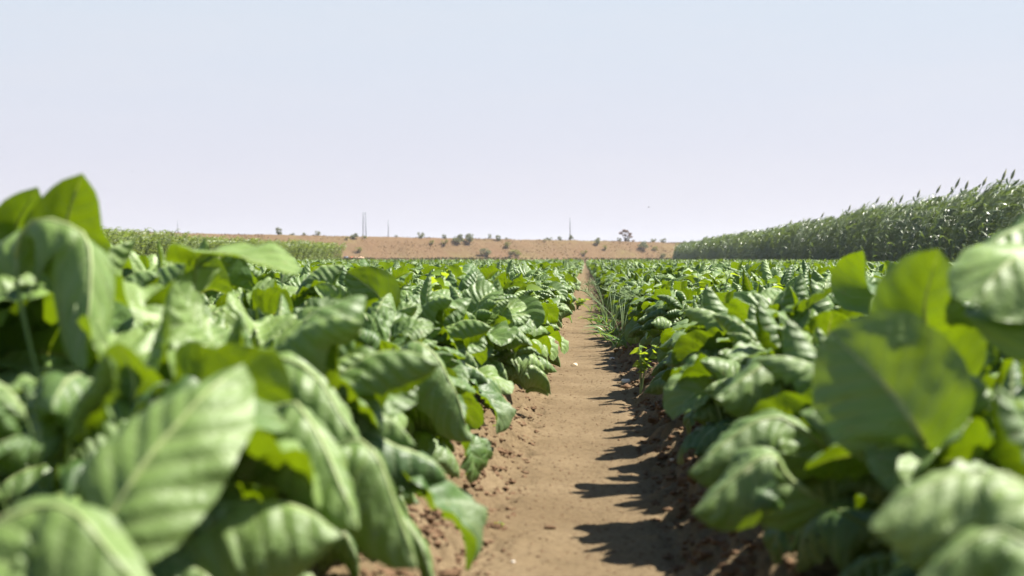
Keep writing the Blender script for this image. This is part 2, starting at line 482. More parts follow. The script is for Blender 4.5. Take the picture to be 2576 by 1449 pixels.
LODS = {0: (34, 17), 1: (24, 11), 2: (9, 7), 3: (6, 5), 4: (4, 3)}
def plant_leaves(seed, lod, nl, bias=None):
    fine = 1.0 if lod == 0 else 0.86
    """list of (V,F,uv,tint). bias: +1 when the outer leaves hang towards +x (the path beside a left bed)"""
    rng = np.random.RandomState(seed)
    nu, nv = LODS[lod]
    out = []
    ph0 = rng.rand() * 6.28
    for k in range(nl):
        r = (k + 0.5) / nl
        phi = ph0 + k * 2.39996 + rng.uniform(-0.3, 0.3)
        if bias is not None and r > 0.35 and rng.rand() < 0.7:
            phi = (0.0 if bias > 0 else math.pi) + rng.normal(0, 0.75)
        L = (0.135 + 0.095 * r ** 0.6) * rng.uniform(0.68, 1.25) * fine
        W = L * rng.uniform(0.50, 0.74)
        e0 = R(82 - 30 * r ** 0.8) + R(rng.uniform(-10, 10))
        bend = R(92 + 42 * r) * rng.uniform(0.75, 1.25)
        if r < 0.35 and rng.rand() < 0.22:
            bend *= 0.4                                               # an upright young leaf
        off = 0.02 + 0.06 * r
        base = np.array([off * math.cos(phi), off * math.sin(phi), 0.05 + 0.20 * (1 - r) * rng.uniform(0.8, 1.05)])
        droop = rng.rand() < 0.60 + 0.25 * r
        f0 = rng.uniform(-0.2, 0.5) if droop else rng.uniform(0.3, 0.9); f1 = rng.uniform(-1.0, -0.5) if droop else rng.uniform(-0.1, 0.6)
        cu = rng.uniform(-2.3, -0.9) if droop else rng.uniform(-0.9, 0.5)
        V, F, uv = leaf_radial(rng, base, phi, L, W, e0, bend, nu, nv, f0, f1, cu,
                               ripA=rng.uniform(0.10, 0.40), ripN=rng.uniform(5, 8), roll=rng.normal(0, 0.45))
        out.append((V, F, uv, np.full(len(V), np.clip(rng.normal(0.45, 0.30), 0, 1))))
    return out

def stem_geo(seed):
    rng = np.random.RandomState(seed)
    P = np.array([[0, 0, -0.03], [0.004, 0, 0.04], [0.0, 0.005, 0.10], [0.006, 0.0, 0.15]])
    return tube(P, [0.016, 0.014, 0.012, 0.006], 8)

# ---- where the plants stand
rng = np.random.RandomState(7)
DX, DY = 0.33, 0.25
spots = []
for side in (-1, 1):
    xmax = 15.2 if side < 0 else 10.0
    row = 0
    while True:
        X = (0.385 if side < 0 else 0.43) + row * DX
        if X > 46: break
        if X > xmax and side > 0: break
        y = -1.4 + rng.rand() * DY * 0.6
        while y < FIELD_END:
            step = DY if y < 55 else DY * 2.2
            if row == 0 and 0.25 < y < 1.17: y = 1.17 + rng.rand() * 0.1       # the gap where the camera stands
            if not (side < 0 and X > xmax and y < 93):
                jx, jy = rng.normal(0, 0.035), rng.normal(0, 0.05)
                xx, yy = side * X + jx - (0.11 * (1 - float(smooth(2.2, 4.0, np.array(y)))) if side < 0 else 0), y + jy
                # inside the view with a margin
                lo = -(0.44 * max(yy, 0) + 1.6); hi = 0.345 * max(yy, 0) + 1.6
                if lo < xx < hi: spots.append((xx, yy, side, row))
            y += step * (1.0 if X < 15 else 1.6)
        row += 1
spots = np.array(spots)
xx, yy, sd, rw = spots.T
inframe = (xx > -(1471 / FPX) * yy - 0.22) & (xx < (1105 / FPX) * yy + 0.22)
vis = np.select([rw == 0, rw == 1, rw == 2], [1.0, 0.45, 0.18], 0.04)
score = np.where(inframe & (yy > 1.1), vis / np.maximum(yy, 0.3) ** 2, 0)
order = np.argsort(-score)
NIND = 290
ind = order[:NIND]
is_ind = np.zeros(len(spots), bool); is_ind[ind] = True

# ---- the plants that show largest: things of their own
fam = {}
def family(key, seeds, lod, nl, bias, separate):
    res = []
    for sdx in seeds:
        lv = plant_leaves(sdx, lod, nl, bias)
        if separate:
            mes = []
            for (V, F, uv, t) in lv: mes.append(mesh_np('leaf', V, F, M_leaf, uv, t))
        else:
            g = Geo()
            for q in lv: g.add(*q)
            mes = [g.mesh('foliage', M_leaf)]
        sv, sf = stem_geo(sdx)
        res.append((mes, mesh_np('stem', sv, sf, M_stem)))
    fam[key] = (res, separate)
family('near_left', range(100, 107), 0, 32, +1, True)
family('near_right', range(110, 117), 0, 32, -1, True)
family('near_mid', range(120, 128), 0, 28, None, True)
family('far_left', range(200, 207), 1, 38, +1, False)
family('far_right', range(210, 217), 1, 38, -1, False)
family('far_mid', range(220, 228), 1, 33, None, False)

ORD = ('nearest second third fourth fifth sixth seventh eighth ninth tenth eleventh twelfth thirteenth fourteenth fifteenth sixteenth seventeenth eighteenth nineteenth twentieth').split()
TENS = 'twenty thirty forty fifty sixty seventy eighty ninety'.split()
def ordinal(n):
    if n <= 20: return ORD[n - 1]
    if n < 100:
        t = TENS[n // 10 - 2]
        return t[:-1] + 'ieth' if n % 10 == 0 else t + '-' + ('first' if n % 10 == 1 else ORD[n % 10 - 1])
    return f"{n}{'th' if 10 < n % 100 < 20 else {1: 'st', 2: 'nd', 3: 'rd'}.get(n % 10, 'th')}"

NEAR_D = 3.6
counts = {}
plants = []
for i in sorted(ind, key=lambda i: yy[i]):
    x, y, s, r = spots[i]
    near = y < NEAR_D
    windy = (s < 0 and r <= 4) or r == 0
    key = ('near_' if near else 'far_') + ('mid' if not windy else ('left' if s < 0 else 'right'))
    res, sep = fam[key]
    mes, stem_me = res[rng.randint(len(res))]
    if s < 0 and r == 0 and counts.get((s, r), 0) == 2: mes, stem_me = res[2]      # a plant with no stray leaf over the path
    rz = rng.uniform(0, 6.28) if not windy else rng.normal(0, 0.35 if r == 0 else 0.6)
    sc = rng.uniform(0.9, 1.12)
    zs = 1 + ((0.28 if s < 0 else 0.16) * (1 - float(smooth(2.0, 5.0 if s < 0 else 3.0, np.array(y)))) if r > 0 else 0.0)
    z = BED - 0.005
    root = empty('crop_plant', (x, y, z), rz, sc)
    if r == 0 and s > 0: sc *= 0.88
    root.scale = (sc, sc, sc * zs)
    if r == 0:                                                        # a little mirror-free tilt towards the path
        root.rotation_euler = (rng.normal(0, 0.08), (R(6) if s < 0 else 0.0) + rng.normal(0, 0.06), rz)
    else:
        root.rotation_euler = (rng.normal(0, 0.10), rng.normal(0, 0.10), rz)
    for me in mes: link('leaf' if sep else 'foliage', me, root)
    link('stem', stem_me, root)
    n = counts[(s, r)] = counts.get((s, r), 0) + 1
    where = 'left' if s < 0 else 'right'
    rown = 'row edging the dirt path on its ' + where if r == 0 else ordinal(int(r) + 1) + ' row ' + where + ' of the dirt path'
    nth = 'nearest' if n == 1 else ordinal(n) + ' nearest'
    set_props(root, f'broad-leaved green crop plant, {nth} in the {rown}', 'crop plant', 'broad-leaved crop plants in the field')
    plants.append(root)

# ---- leaves that stand out in the foreground: each belongs to the nearest plant
def catmull(P, n):
    P = np.asarray(P, float); Q = np.vstack([2 * P[0] - P[1], P, 2 * P[-1] - P[-2]])
    out = []
    m = len(P) - 1
    for q in np.linspace(0, m, n):
        i = min(int(q), m - 1); t = q - i
        a, b, c, d = Q[i], Q[i + 1], Q[i + 2], Q[i + 3]
        out.append(0.5 * (2 * b + (c - a) * t + (2 * a - 5 * b + 4 * c - d) * t * t + (3 * b - a - 3 * c + d) * t ** 3))
    out = np.array(out)
    L = np.concatenate([[0], np.cumsum(np.linalg.norm(np.diff(out, axis=0), axis=1))])
    q = np.linspace(0, L[-1], n)
    return np.stack([np.interp(q, L, out[:, i]) for i in range(3)], 1), L[-1]

def hero(base, mid, tip, W, nh, f0=0.3, f1=-0.4, cu=-0.6, ripA=0.16, ripN=6, tint=0.5, seed=1, wav=0.06):
    B, Mp, Tp = at(*base), at(*mid), at(*tip)
    j = min(range(len(plants)), key=lambda q: (plants[q].location[0] - B[0]) ** 2 + (plants[q].location[1] - B[1]) ** 2)
    root = plants[j]
    mw = Matrix.LocRotScale(root.location, root.rotation_euler, root.scale)
    P0 = np.array(mw @ Vector((0, 0, 0.05)))
    C, Lt = catmull([P0, B, Mp, Tp], 60)
    d = np.linalg.norm(C - B, axis=1); pet = float(np.argmin(d) / 59.0) * 0.95
    T = norm(np.gradient(C, axis=0)); nhv = norm(np.array(nh, float))
    S = np.cross(nhv[None], T)                                        # side so that T x S points along the wanted normal
    r_ = np.random.RandomState(seed)
    s_ = np.linspace(0, 1, 60)
    V, F, uv = leaf_from_curve(C, S, W, pet, f0 + (f1 - f0) * s_, np.full(60, cu), ripA, ripN, r_.rand(), 21, tip=0.5, skew=0.9, wav=wav)
    inv = np.array(mw.inverted())
    V = V @ inv[:3, :3].T + inv[:3, 3]
    o = link('leaf', mesh_np('leaf', V, F, M_leaf, uv, np.full(len(V), tint)), root)
    k0 = int(np.argmin(d))
    mid_ = V.reshape(60, 21, 3)[k0:58:2, 10]
    V2, F2 = tube(mid_, np.linspace(0.0028, 0.0008, len(mid_)), 6)
    link('midrib', mesh_np('midrib', V2, F2, M_midrib), o)
    return o
# left bed
hl = hero((185, 700, 1.72), (165, 570, 1.70), (208, 436, 1.66), 0.125, (0.40, -0.9, 0.0), 0.5, 0.4, 0.4, 0.06, 5, 0.0, 1)
hero((40, 650, 1.78), (40, 570, 1.75), (95, 470, 1.72), 0.10, (0.45, -0.88, 0.05), 0.6, 0.5, 0.3, 0.06, 5, 0.0, 2)
hero((40, 660, 1.50), (215, 590, 1.48), (215, 930, 1.42), 0.15, (0.25, -0.35, 0.9), 0.0, -0.7, -0.9, 0.14, 5, 0.7, 3)
hl['label'] = 'dark upright leaf standing up above the bed against the sky'
hl = hero((190, 1420, 1.02), (420, 1090, 1.05), (612, 915, 1.12), 0.12, (0.08, -0.5, 0.87), 0.1, -0.25, -0.5, 0.06, 9, 0.8, 4, 0.03)
hl['label'] = 'long pale leaf pointing up towards the middle of the bed'
hl = hero((335, 1020, 1.34), (320, 930, 1.33), (300, 862, 1.32), 0.075, (0.45, 0.75, 0.5), 0.2, 0.1, -0.3, 0.05, 5, 0.8, 5)
hl['label'] = 'small bright lime-green backlit leaf'
hero((-60, 1400, 0.92), (130, 1270, 0.90), (400, 1520, 0.86), 0.15, (0.1, -0.3, 0.95), 0.0, -0.5, -0.9, 0.2, 6, 0.7, 6)
hero((935, 850, 3.25), (962, 760, 3.22), (872, 682, 3.15), 0.13, (-0.45, -0.8, 0.45), 0.35, 0.2, 0.3, 0.08, 6, 0.15, 7)
hero((490, 705, 2.05), (600, 640, 2.0), (745, 690, 1.95), 0.12, (0.3, -0.3, 0.9), 0.3, 0.0, 0.2, 0.05, 5, 1.0, 8)
hero((600, 960, 1.55), (760, 920, 1.5), (930, 1150, 1.45), 0.15, (0.3, -0.4, 0.85), 0.0, -0.6, -0.9, 0.26, 6, 0.7, 9)
hero((640, 1080, 1.28), (780, 1060, 1.26), (900, 1330, 1.2), 0.13, (0.35, -0.4, 0.85), 0.0, -0.6, -0.9, 0.26, 6, 0.7, 10)
hero((760, 1190, 1.4), (930, 1120, 1.38), (1050, 1430, 1.34), 0.13, (0.4, -0.3, 0.85), 0.0, -0.6, -0.9, 0.26, 6, 0.6, 11)
hero((960, 920, 2.5), (1080, 880, 2.45), (1190, 1110, 2.4), 0.16, (0.4, -0.3, 0.85), 0.0, -0.7, -0.9, 0.3, 6, 0.5, 12)
# right bed
hero((2255, 800, 2.62), (2185, 715, 2.6), (2172, 630, 2.55), 0.13, (-0.55, -0.7, 0.45), 0.7, 0.55, 0.3, 0.06, 6, 0.5, 13)
hero((2400, 960, 1.62), (2325, 800, 1.60), (2360, 626, 1.56), 0.125, (-0.35, -0.9, 0.25), 0.8, 0.45, -0.2, 0.10, 5, 0.5, 14)
hero((2640, 880, 1.36), (2575, 655, 1.34), (2436, 760, 1.30), 0.15, (-0.1, -0.6, 0.8), 0.2, -0.3, -0.5, 0.08, 8, 0.9, 15)
hero((2660, 640, 1.56), (2570, 572, 1.54), (2440, 655, 1.5), 0.11, (-0.5, -0.5, 0.6), 0.2, -0.3, -0.6, 0.06, 6, 0.5, 16)
hl = hero((2328, 1118, 1.45), (2240, 985, 1.46), (2085, 835, 1.50), 0.155, (-0.45, -0.72, 0.5), 0.5, 0.2, -0.3, 0.06, 6, 0.8, 17)
hl['label'] = 'large broad leaf with a pale midrib facing the path'
hero((2640, 1290, 1.0), (2420, 1190, 0.98), (2190, 1330, 0.95), 0.105, (0.35, -0.15, 0.95), 0.2, -0.4, -0.9, 0.25, 6, 1.0, 18, 0.15)
hero((2720, 1480, 0.88), (2500, 1340, 0.86), (2260, 1520, 0.84), 0.11, (0.3, -0.2, 0.95), 0.1, -0.5, -1.2, 0.28, 6, 0.7, 28, 0.15)
hero((1835, 895, 4.2), (1760, 800, 4.15), (1655, 875, 4.1), 0.16, (0.35, 0.5, 0.8), 0.0, -0.5, -0.7, 0.06, 6, 0.6, 19)
hero((1800, 880, 4.5), (1862, 790, 4.45), (1772, 752, 4.4), 0.15, (-0.6, -0.6, 0.5), 0.2, -0.2, -0.4, 0.06, 6, 0.1, 20)
hero((2090, 1000, 1.9), (1960, 905, 1.9), (1800, 1000, 1.85), 0.16, (-0.1, -0.5, 0.85), 0.0, -0.6, -0.9, 0.24, 6, 0.5, 21)
hero((2080, 1130, 1.7), (1920, 1050, 1.68), (1730, 1190, 1.64), 0.15, (-0.15, -0.5, 0.85), 0.0, -0.6, -0.9, 0.22, 6, 0.5, 22)
hero((2050, 1250, 1.5), (1930, 1140, 1.48), (1740, 1290, 1.45), 0.14, (-0.1, -0.5, 0.85), 0.0, -0.6, -0.9, 0.2, 6, 0.6, 23)

# ---- all the others: one sheet of crop
def merge_stuff(name, idx, seeds, lod, nl, biased, mat, grow=1.0):
    protos = {}
    for b in ((None, 1, -1) if biased else (None,)):
        ps = []
        for sdx in seeds:
            g = Geo()
            for q in plant_leaves(sdx, lod, nl, b): g.add(*q)
            ps.append(g.cat())
        protos[b] = ps
    Vs, Fs, Us, Ts, n = [], [], [], [], 0
    for i in idx:
        x, y, s, r = spots[i]
        b = None
        if biased and (r == 0 or (s < 0 and r <= 4)): b = 1 if s < 0 else -1
        V, F, u, t = protos[b][rng.randint(len(seeds))]
        a = rng.uniform(0, 6.28) if b is None else rng.normal(0, 0.35)
        sc = rng.uniform(0.86, 1.12) * grow
        c, sn = math.cos(a) * sc, math.sin(a) * sc
        tx, ty = rng.normal(0, 0.1, 2)
        z = V[:, 2] * sc
        Vn = np.stack([V[:, 0] * c - V[:, 1] * sn + x + tx * z, V[:, 0] * sn + V[:, 1] * c + y + ty * z, z + BED], 1)
        Vs.append(Vn); Fs.append(F + n); Us.append(u); Ts.append(np.clip(t + rng.normal(0, 0.12), 0, 1)); n += len(V)
    return [np.concatenate(q) for q in (Vs, Fs, Us, Ts)]
rest = np.where(~is_ind)[0]
bands = [(-9, 6.5, 1, 30, True), (6.5, 20, 2, 28, True), (20, 50, 3, 19, True), (50, 999, 4, 10, True)]
g = Geo()
for (a, b, lod, nl, bi) in bands:
    idx = rest[(yy[rest] >= a) & (yy[rest] < b)]
    if len(idx):
        g.add(*merge_stuff('crop', idx, range(300 + 10 * lod, 308 + 10 * lod), lod, nl, bi, M_leaf, 1.0 if b < 999 else 1.3))
crop = link('leafy_crop', g.mesh('leafy_crop', M_leaf))
set_props(crop, 'mass of broad-leaved green crop filling the rest of the field to its far end', 'crop', kind='stuff')
print('plants', len(spots), 'crop verts', g.n)

# ------------------------------------------------------------------ tall grass windbreak and the tall crop
def strap(base, d0, L, W, lean, nu, rng, sag):
    """a grass blade: starts along d0, bends towards the lean direction and down"""
    s = np.linspace(0, 1, nu)[:, None]
    D = norm(d0[None] * (1 - s) + lean[None] * s * 1.3 + np.array([0, 0, -1.0])[None] * s ** 1.5 * sag)
    C = base + np.vstack([np.zeros(3), np.cumsum((D[1:] + D[:-1]) / 2 * L / (nu - 1), 0)])
    T = norm(np.gradient(C, axis=0))
    S = norm(np.cross(T, norm(np.array([rng.normal(0, 0.5), rng.normal(0, 0.5), 1.0]))))
    w = W / 2 * np.clip(1 - s[:, 0] ** 2.2, 0.03, 1) * np.clip(0.5 + s[:, 0] * 2, 0, 1)
    V = np.stack([C - S * w[:, None], C + S * w[:, None]], 1).reshape(-1, 3)
    return V, grid_faces(nu, 2), np.zeros((nu * 2, 2))

def stalk_parts(seed, H, nl, nu, lean, Lw, Ww, head, sag=0.9, low=0.12, rise=0.9):
    rng = np.random.RandomState(seed)
    n = 9
    s = np.linspace(0, 1, n)
    lx = lean * rng.uniform(0.7, 1.3); ly = rng.normal(0, 0.08)
    P = np.stack([lx * s ** 2.4, ly * s ** 2, H * s * (1 - 0.10 * lean * s ** 3)], 1)
    stem = Geo(); V, F = tube(P, np.linspace(0.011, 0.005, n), 4, False); stem.add(V, F)
    fol = Geo()
    for k in range(nl):
        q = low + (1 - low) * (k + rng.rand()) / nl
        b = np.array([np.interp(q, s, P[:, i]) for i in range(3)])
        a = rng.uniform(0, 6.28) if (lean < 0.6 or rng.rand() < 0.3) else rng.normal(0, 0.8)
        up = rise if q < 0.85 else rise + 0.5
        d0 = norm(np.array([math.cos(a), math.sin(a), up]))
        ln = np.array([lean * 1.9 + 0.3 * math.cos(a), 0.4 * math.sin(a), -0.05 if q > 0.75 else (-0.1 if q > 0.5 else -0.7)])
        V, F, u = strap(b, d0, Lw * rng.uniform(0.7, 1.2), Ww * rng.uniform(0.7, 1.3), ln, nu, rng, sag * rng.uniform(0.5, 1.3) * (0.8 if q > 0.75 else 1.0))
        fol.add(V, F, u, np.full(len(V), np.clip(rng.normal(0.45, 0.3), 0, 1)))
    hd = None
    if head:
        hd = Geo()
        d = norm(P[-1] - P[-2]) + np.array([0.15 * lean, 0, 0.15])
        d = norm(d)
        Lh = rng.uniform(0.22, 0.34); m = 6
        q = np.linspace(0, 1, m)
        V, F = tube(P[-1] + d * (q[:, None] * Lh), 0.004 + 0.036 * np.sin(np.pi * q ** 0.8) ** 0.8, 5, False)
        hd.add(V, F)
        for k in range(14):
            t0 = rng.uniform(0.05, 0.9); a = rng.uniform(0, 6.28)
            b = P[-1] + d * Lh * t0
            dd = norm(d * 1.6 + np.array([math.cos(a), math.sin(a), 0.2]))
            V, F, u = strap(b, dd, 0.07, 0.012, d, 3, rng, 0.2)
            hd.add(V, F, u)
    return stem, fol, hd

def stand(name, pos, seeds, mk, mats):
    """merge many stalks; pos rows x,y,scale"""
    protos = []
    for sdx in seeds:
        st, fo, hd = mk(sdx)
        g = Geo(); g.add(*fo.cat()); V, F, u, t = st.cat(); g.add(V, F, u, np.full(len(V), 0.8))
        if hd is not None:
            V, F, u, t = hd.cat(); g.add(V, F, u, np.full(len(V), 1.0))
        protos.append(g.cat())
    G = Geo()
    for (x, y, sc) in pos:
        V, F, u, t = protos[rng.randint(len(protos))]
        a = rng.normal(0, 0.45); c, s = math.cos(a), math.sin(a)
        Vn = np.stack([V[:, 0] * c - V[:, 1] * s + x, V[:, 0] * s + V[:, 1] * c + y, V[:, 2] * sc + 0.08], 1)
        G.add(Vn, F, u, np.clip(t + rng.normal(0, 0.2) + 0.3 * float(fbm(np.array(x * 0.8), np.array(y * 0.5), 89, 3)), 0, 1))
    print(name, len(pos), G.n)
    return G

WX = 10.55
pos = []
for rowx in (0, 0.35, 0.75, 1.2, 1.7, 2.3):
    y = 24.0
    while y < 173:
        pos.append((WX + rowx + rng.normal(0, 0.08), y, rng.uniform(0.86, 1.07) * (1 + 0.10 * float(fbm(np.array(y * 0.45), np.array(rowx * 0.6), 88)) + 0.03 * math.sin(y * 0.11 + 1))))
        y += (0.13 if y < 90 else 0.2) * rng.uniform(0.6, 1.4)
pn = [p for p in pos if p[1] < 75]; pf = [p for p in pos if p[1] >= 75]
G1 = stand('windbreak', pn, range(400, 410), lambda s: stalk_parts(s, 2.42, 30, 5, 0.95, 0.60, 0.030, s % 4 == 0, 0.7, 0.10, 1.5), None)
G2 = stand('windbreak', pf, range(410, 418), lambda s: stalk_parts(s, 2.42, 20, 4, 0.95, 0.64, 0.060, s % 4 == 0, 0.7, 0.10, 1.5), None)
G1.add(*G2.cat())
wb = link('windbreak_grass', G1.mesh('windbreak_grass', M_sorg))
set_props(wb, 'long tall windbreak of dark green grass stalks bending in the wind', 'windbreak', kind='stuff')

# single stalks that stand out above the windbreak
protos = []
for sdx in range(430, 434):
    st, fo, hd = stalk_parts(sdx, 2.50, 10, 5, 0.45, 0.5, 0.05, True)
    protos.append((st.mesh('stem', M_gstem), fo.mesh('foliage', M_sorg), hd.mesh('seed_head', M_head)))
for k, (px, dz) in enumerate([(2140, 0.12), (2195, 0.32), (2228, 0.24), (2262, 0.06), (2315, 0.14), (2345, 0.24), (2378, 0.06), (2400, 0.26), (2436, 0.10), (2468, 0.16), (2500, 0.06), (2525, 0.20), (2550, 0.16), (2060, 0.08), (1985, 0.06)]):
    d = ray(px, HORY); X = WX - 0.05; Y = X / (d[0] / d[1])
    r = empty('grass_stalk', (X - 0.45, Y, 0.02 + dz * 0.35), rng.normal(0, 0.2), 0.98 + dz * 0.14)
    a, b, c = protos[k % 4]
    link('stem', a, r); link('foliage', b, r); link('seed_head', c, r)
    set_props(r, 'tall grass stalk whose seed head stands up above the windbreak top', 'grass stalk', 'seed-headed stalks above the windbreak')

pos = []
for rowx in (0, 0.4, 0.8, 1.3, 1.9, 2.6, 3.4):
    y = 38.0
    while y < 91:
        pos.append((-15.8 - rowx + rng.normal(0, 0.12), y + rng.normal(0, 0.05), rng.uniform(0.84, 1.05) * (1 + 0.05 * math.sin(y * 0.5 + rowx) + 0.03 * math.sin(y * 0.17))))
        y += 0.17 * rng.uniform(0.6, 1.4)
G1 = stand('tall_crop', pos, range(440, 450), lambda s: stalk_parts(s, 1.45, 30, 4, 0.40, 0.26, 0.045, False, 1.0, 0.08), None)
lc = link('tall_crop', G1.mesh('tall_crop', M_lcrop))
set_props(lc, 'stand of taller light green crop with feathery tops, to the left of the field', 'crop', kind='stuff')

# ------------------------------------------------------------------ bushes and trees on the embankment
def bush_parts(seed, n=900, shape='round'):
    r = np.random.RandomState(seed)
    cl = []
    for k in range(r.randint(6, 10)):
        a = r.uniform(0, 6.28); d = r.uniform(0.1, 0.38)
        cl.append((math.cos(a) * d, math.sin(a) * d, r.uniform(0.25, 0.85), r.uniform(0.14, 0.27), r.rand()))
    g = Geo()
    for k in range(n):
        cx, cy, cz, cr, ct = cl[r.randint(len(cl))]
        p = norm(r.normal(size=3)) * cr * r.uniform(0.35, 1.05) ** 0.6 + np.array([cx, cy, cz])
        p[2] = max(p[2], 0.05)
        A = norm(r.normal(size=3)); B = norm(np.cross(A, r.normal(size=3)))
        sz = r.uniform(0.022, 0.05)
        V = np.array([p - A * sz * 1.6, p - B * sz * 0.6, p + A * sz * 1.6, p + B * sz * 0.6])
        g.add(V, np.array([[0, 1, 2, 3]]), None, np.full(4, np.clip(0.25 + 0.5 * ct + r.normal(0, 0.15), 0, 1)))
    st = Geo()
    for (cx, cy, cz, cr, ct) in cl:
        P = np.array([[0.02 * r.normal(), 0.02 * r.normal(), -0.1], [cx * 0.4, cy * 0.4, cz * 0.45], [cx, cy, cz]])
        V, F = tube(P, [0.022, 0.014, 0.006], 5, False); st.add(V, F)
    return g, st
bprot = {}
for kind, mat in (('green', M_bush), ('yellow', M_yel)):
    bprot[kind] = []
    for q in range(4):
        g, st = bush_parts(500 + q + (10 if kind == 'yellow' else 0))
        bprot[kind].append((g.mesh('crown', mat), st.mesh('trunk', M_bark)))
def bush(px, w, wpx, hpx, label, kind='green', v=0, grp='bushes on the embankment'):
    p = on_levee(px, w)
    k = p[1] / FPX
    r = empty('bush', (p[0], p[1], p[2] - 0.05), rng.uniform(0, 6.28))
    r.scale = (wpx * k * 1.05, wpx * k * 1.05, hpx * k * 0.95)
    c, t = bprot[kind][v % 4]
    link('crown', c, r); link('trunk', t, r)
    set_props(r, label, 'bush', grp)
B = bush
CR = 0.6
B(699, CR, 22, 20, 'round dark bush on the embankment crest above the tall light green crop', v=0)
B(735, CR, 16, 6, 'low flat bush on the crest just right of the round dark bush', v=1)
B(765, CR, 12, 9, 'small pale bush on the crest midway between two rounder bushes', v=2)
B(800, CR, 15, 14, 'small round bush on the crest near the end of the tall crop', v=3)
B(891, 2.6, 22, 16, 'dark bush on the upper slope directly left of the lattice tower', v=1)
B(873, 3.2, 12, 9, 'faint small bush on the upper slope left of the dark tower bush', 'yellow', 0)
B(918, 2.4, 13, 10, 'faint bush on the upper slope directly below the lattice tower', 'yellow', 1)
B(903, 6.0, 20, 13, 'faint olive bush low on the slope below the lattice tower', 'yellow', 2)
B(997, CR, 9, 6, 'tiny bush on the crest right of the thin pole beside the tower', v=2)
B(1059, 1.6, 18, 19, 'upright dark bush at the crest, first right of the thin pole', v=3)
B(1086, 4.0, 14, 12, 'small faint bush on the slope right of the upright dark bush', 'yellow', 3)
B(1116, 1.6, 16, 11, 'bush on the crest just left of the largest green bush', v=0)
B(1119, 4.4, 17, 17, 'bush on mid slope touching the left of the largest green bush', 'yellow', 1)
B(1152, 3.8, 30, 28, 'large green bush spreading over the middle of the slope', v=1)
B(1180, 3.6, 28, 27, 'green bush joined to the right side of the large green bush', v=2)
B(1232, CR, 9, 15, 'thin upright bush on the crest right of the large green bush', v=3)
B(1251, 2.4, 18, 15, 'round dark bush at the crest under the thin upright bush', v=0)
B(1274, CR, 10, 6, 'tiny dark bush on the crest in the middle of the embankment', v=1)
B(1221, 7.2, 30, 23, 'broad olive bush near the foot of the slope below the crest bushes', 'green', 2)
B(1277, 5.0, 20, 18, 'olive bush on mid slope above the wide yellowish bush', 'yellow', 2)
B(1296, 7.0, 34, 16, 'wide yellowish bush near the foot of the slope', 'yellow', 3)
B(1381, CR, 16, 9, 'low dark bush on the crest left of the pole with a bush at its foot', v=3)
B(1371, 2.6, 10, 9, 'small faint bush on the upper slope below the low dark crest bush', 'yellow', 0)
B(1406, CR, 14, 11, 'pale bush on the crest next to the pole with a bush at its foot', v=0)
B(1436, CR, 15, 16, 'round bush on the crest at the foot of the tallest plain pole', v=1)
B(1470, 6.6, 17, 15, 'small yellowish bush low on the slope beyond the end of the path', 'yellow', 1)
B(1503, 3.4, 22, 20, 'dark grey-green bush on the slope between the pole and the bare tree', v=2)
B(1521, 5.0, 14, 13, 'small faint bush on the slope right of the dark grey-green bush', 'yellow', 2)
B(1558, CR, 12, 13, 'small bright bush on the crest at the left foot of the bare tree', v=3)
B(1580, CR, 10, 11, 'small dark bush on the crest under the bare tree crown', v=0)
B(1619, 5.0, 30, 25, 'broad grey-green bush on the slope just left of the windbreak end', v=1)
B(1648, 5.0, 16, 13, 'small faint bush on the slope next to the windbreak end', 'yellow', 3)
B(1668, 7.6, 15, 14, 'small olive bush at the slope foot touching the windbreak end', v=2)
B(1643, CR, 15, 11, 'left of the two bushes on the crest near the windbreak end', v=3)
B(1669, CR, 18, 13, 'right of the two bushes on the crest near the windbreak end', v=0)

# the bare, reddish tree on the crest
p = on_levee(1573, CR); k = p[1] / FPX
tr = empty('bare_tree', (p[0], p[1], p[2] - 0.1))
r = np.random.RandomState(77)
limb = Geo(); tw = Geo()
for (tx, tz, n, rad) in [(-11, 22, 46, 5.0), (-3, 28, 60, 5.5), (4, 26, 50, 5), (11, 20, 46, 5), (-2, 17, 26, 4), (15, 12, 20, 4), (20, 3, 22, 4.5), (9, 15, 30, 4.5)]:
    P = np.array([[-0.5 * k, 0, -0.3], [tx * 0.2 * k, 0.1, tz * 0.35 * k], [tx * 0.6 * k, r.normal(0, 0.3), tz * 0.72 * k], [tx * k, r.normal(0, 0.5), tz * k]])
    V, F = tube(P, [0.085, 0.06, 0.04, 0.015], 6, False); limb.add(V, F)
    for q in range(n * 3):
        c = P[3] + norm(r.normal(size=3)) * rad * k * r.uniform(0.1, 1) * np.array([1.2, 1.0, 0.7])
        A = norm(r.normal(size=3)); Bv = norm(np.cross(A, r.normal(size=3))); sz = r.uniform(0.05, 0.12)
        V = np.array([c - A * sz * 2, c - Bv * sz * 0.5, c + A * sz * 2, c + Bv * sz * 0.5])
        tw.add(V, np.array([[0, 1, 2, 3]]), None, np.full(4, r.rand()))
link('trunk', limb.mesh('trunk', M_bark), tr); link('crown', tw.mesh('crown', M_dry), tr)
set_props(tr, 'sparse reddish-grey tree with a thin open crown on the embankment crest', 'tree')

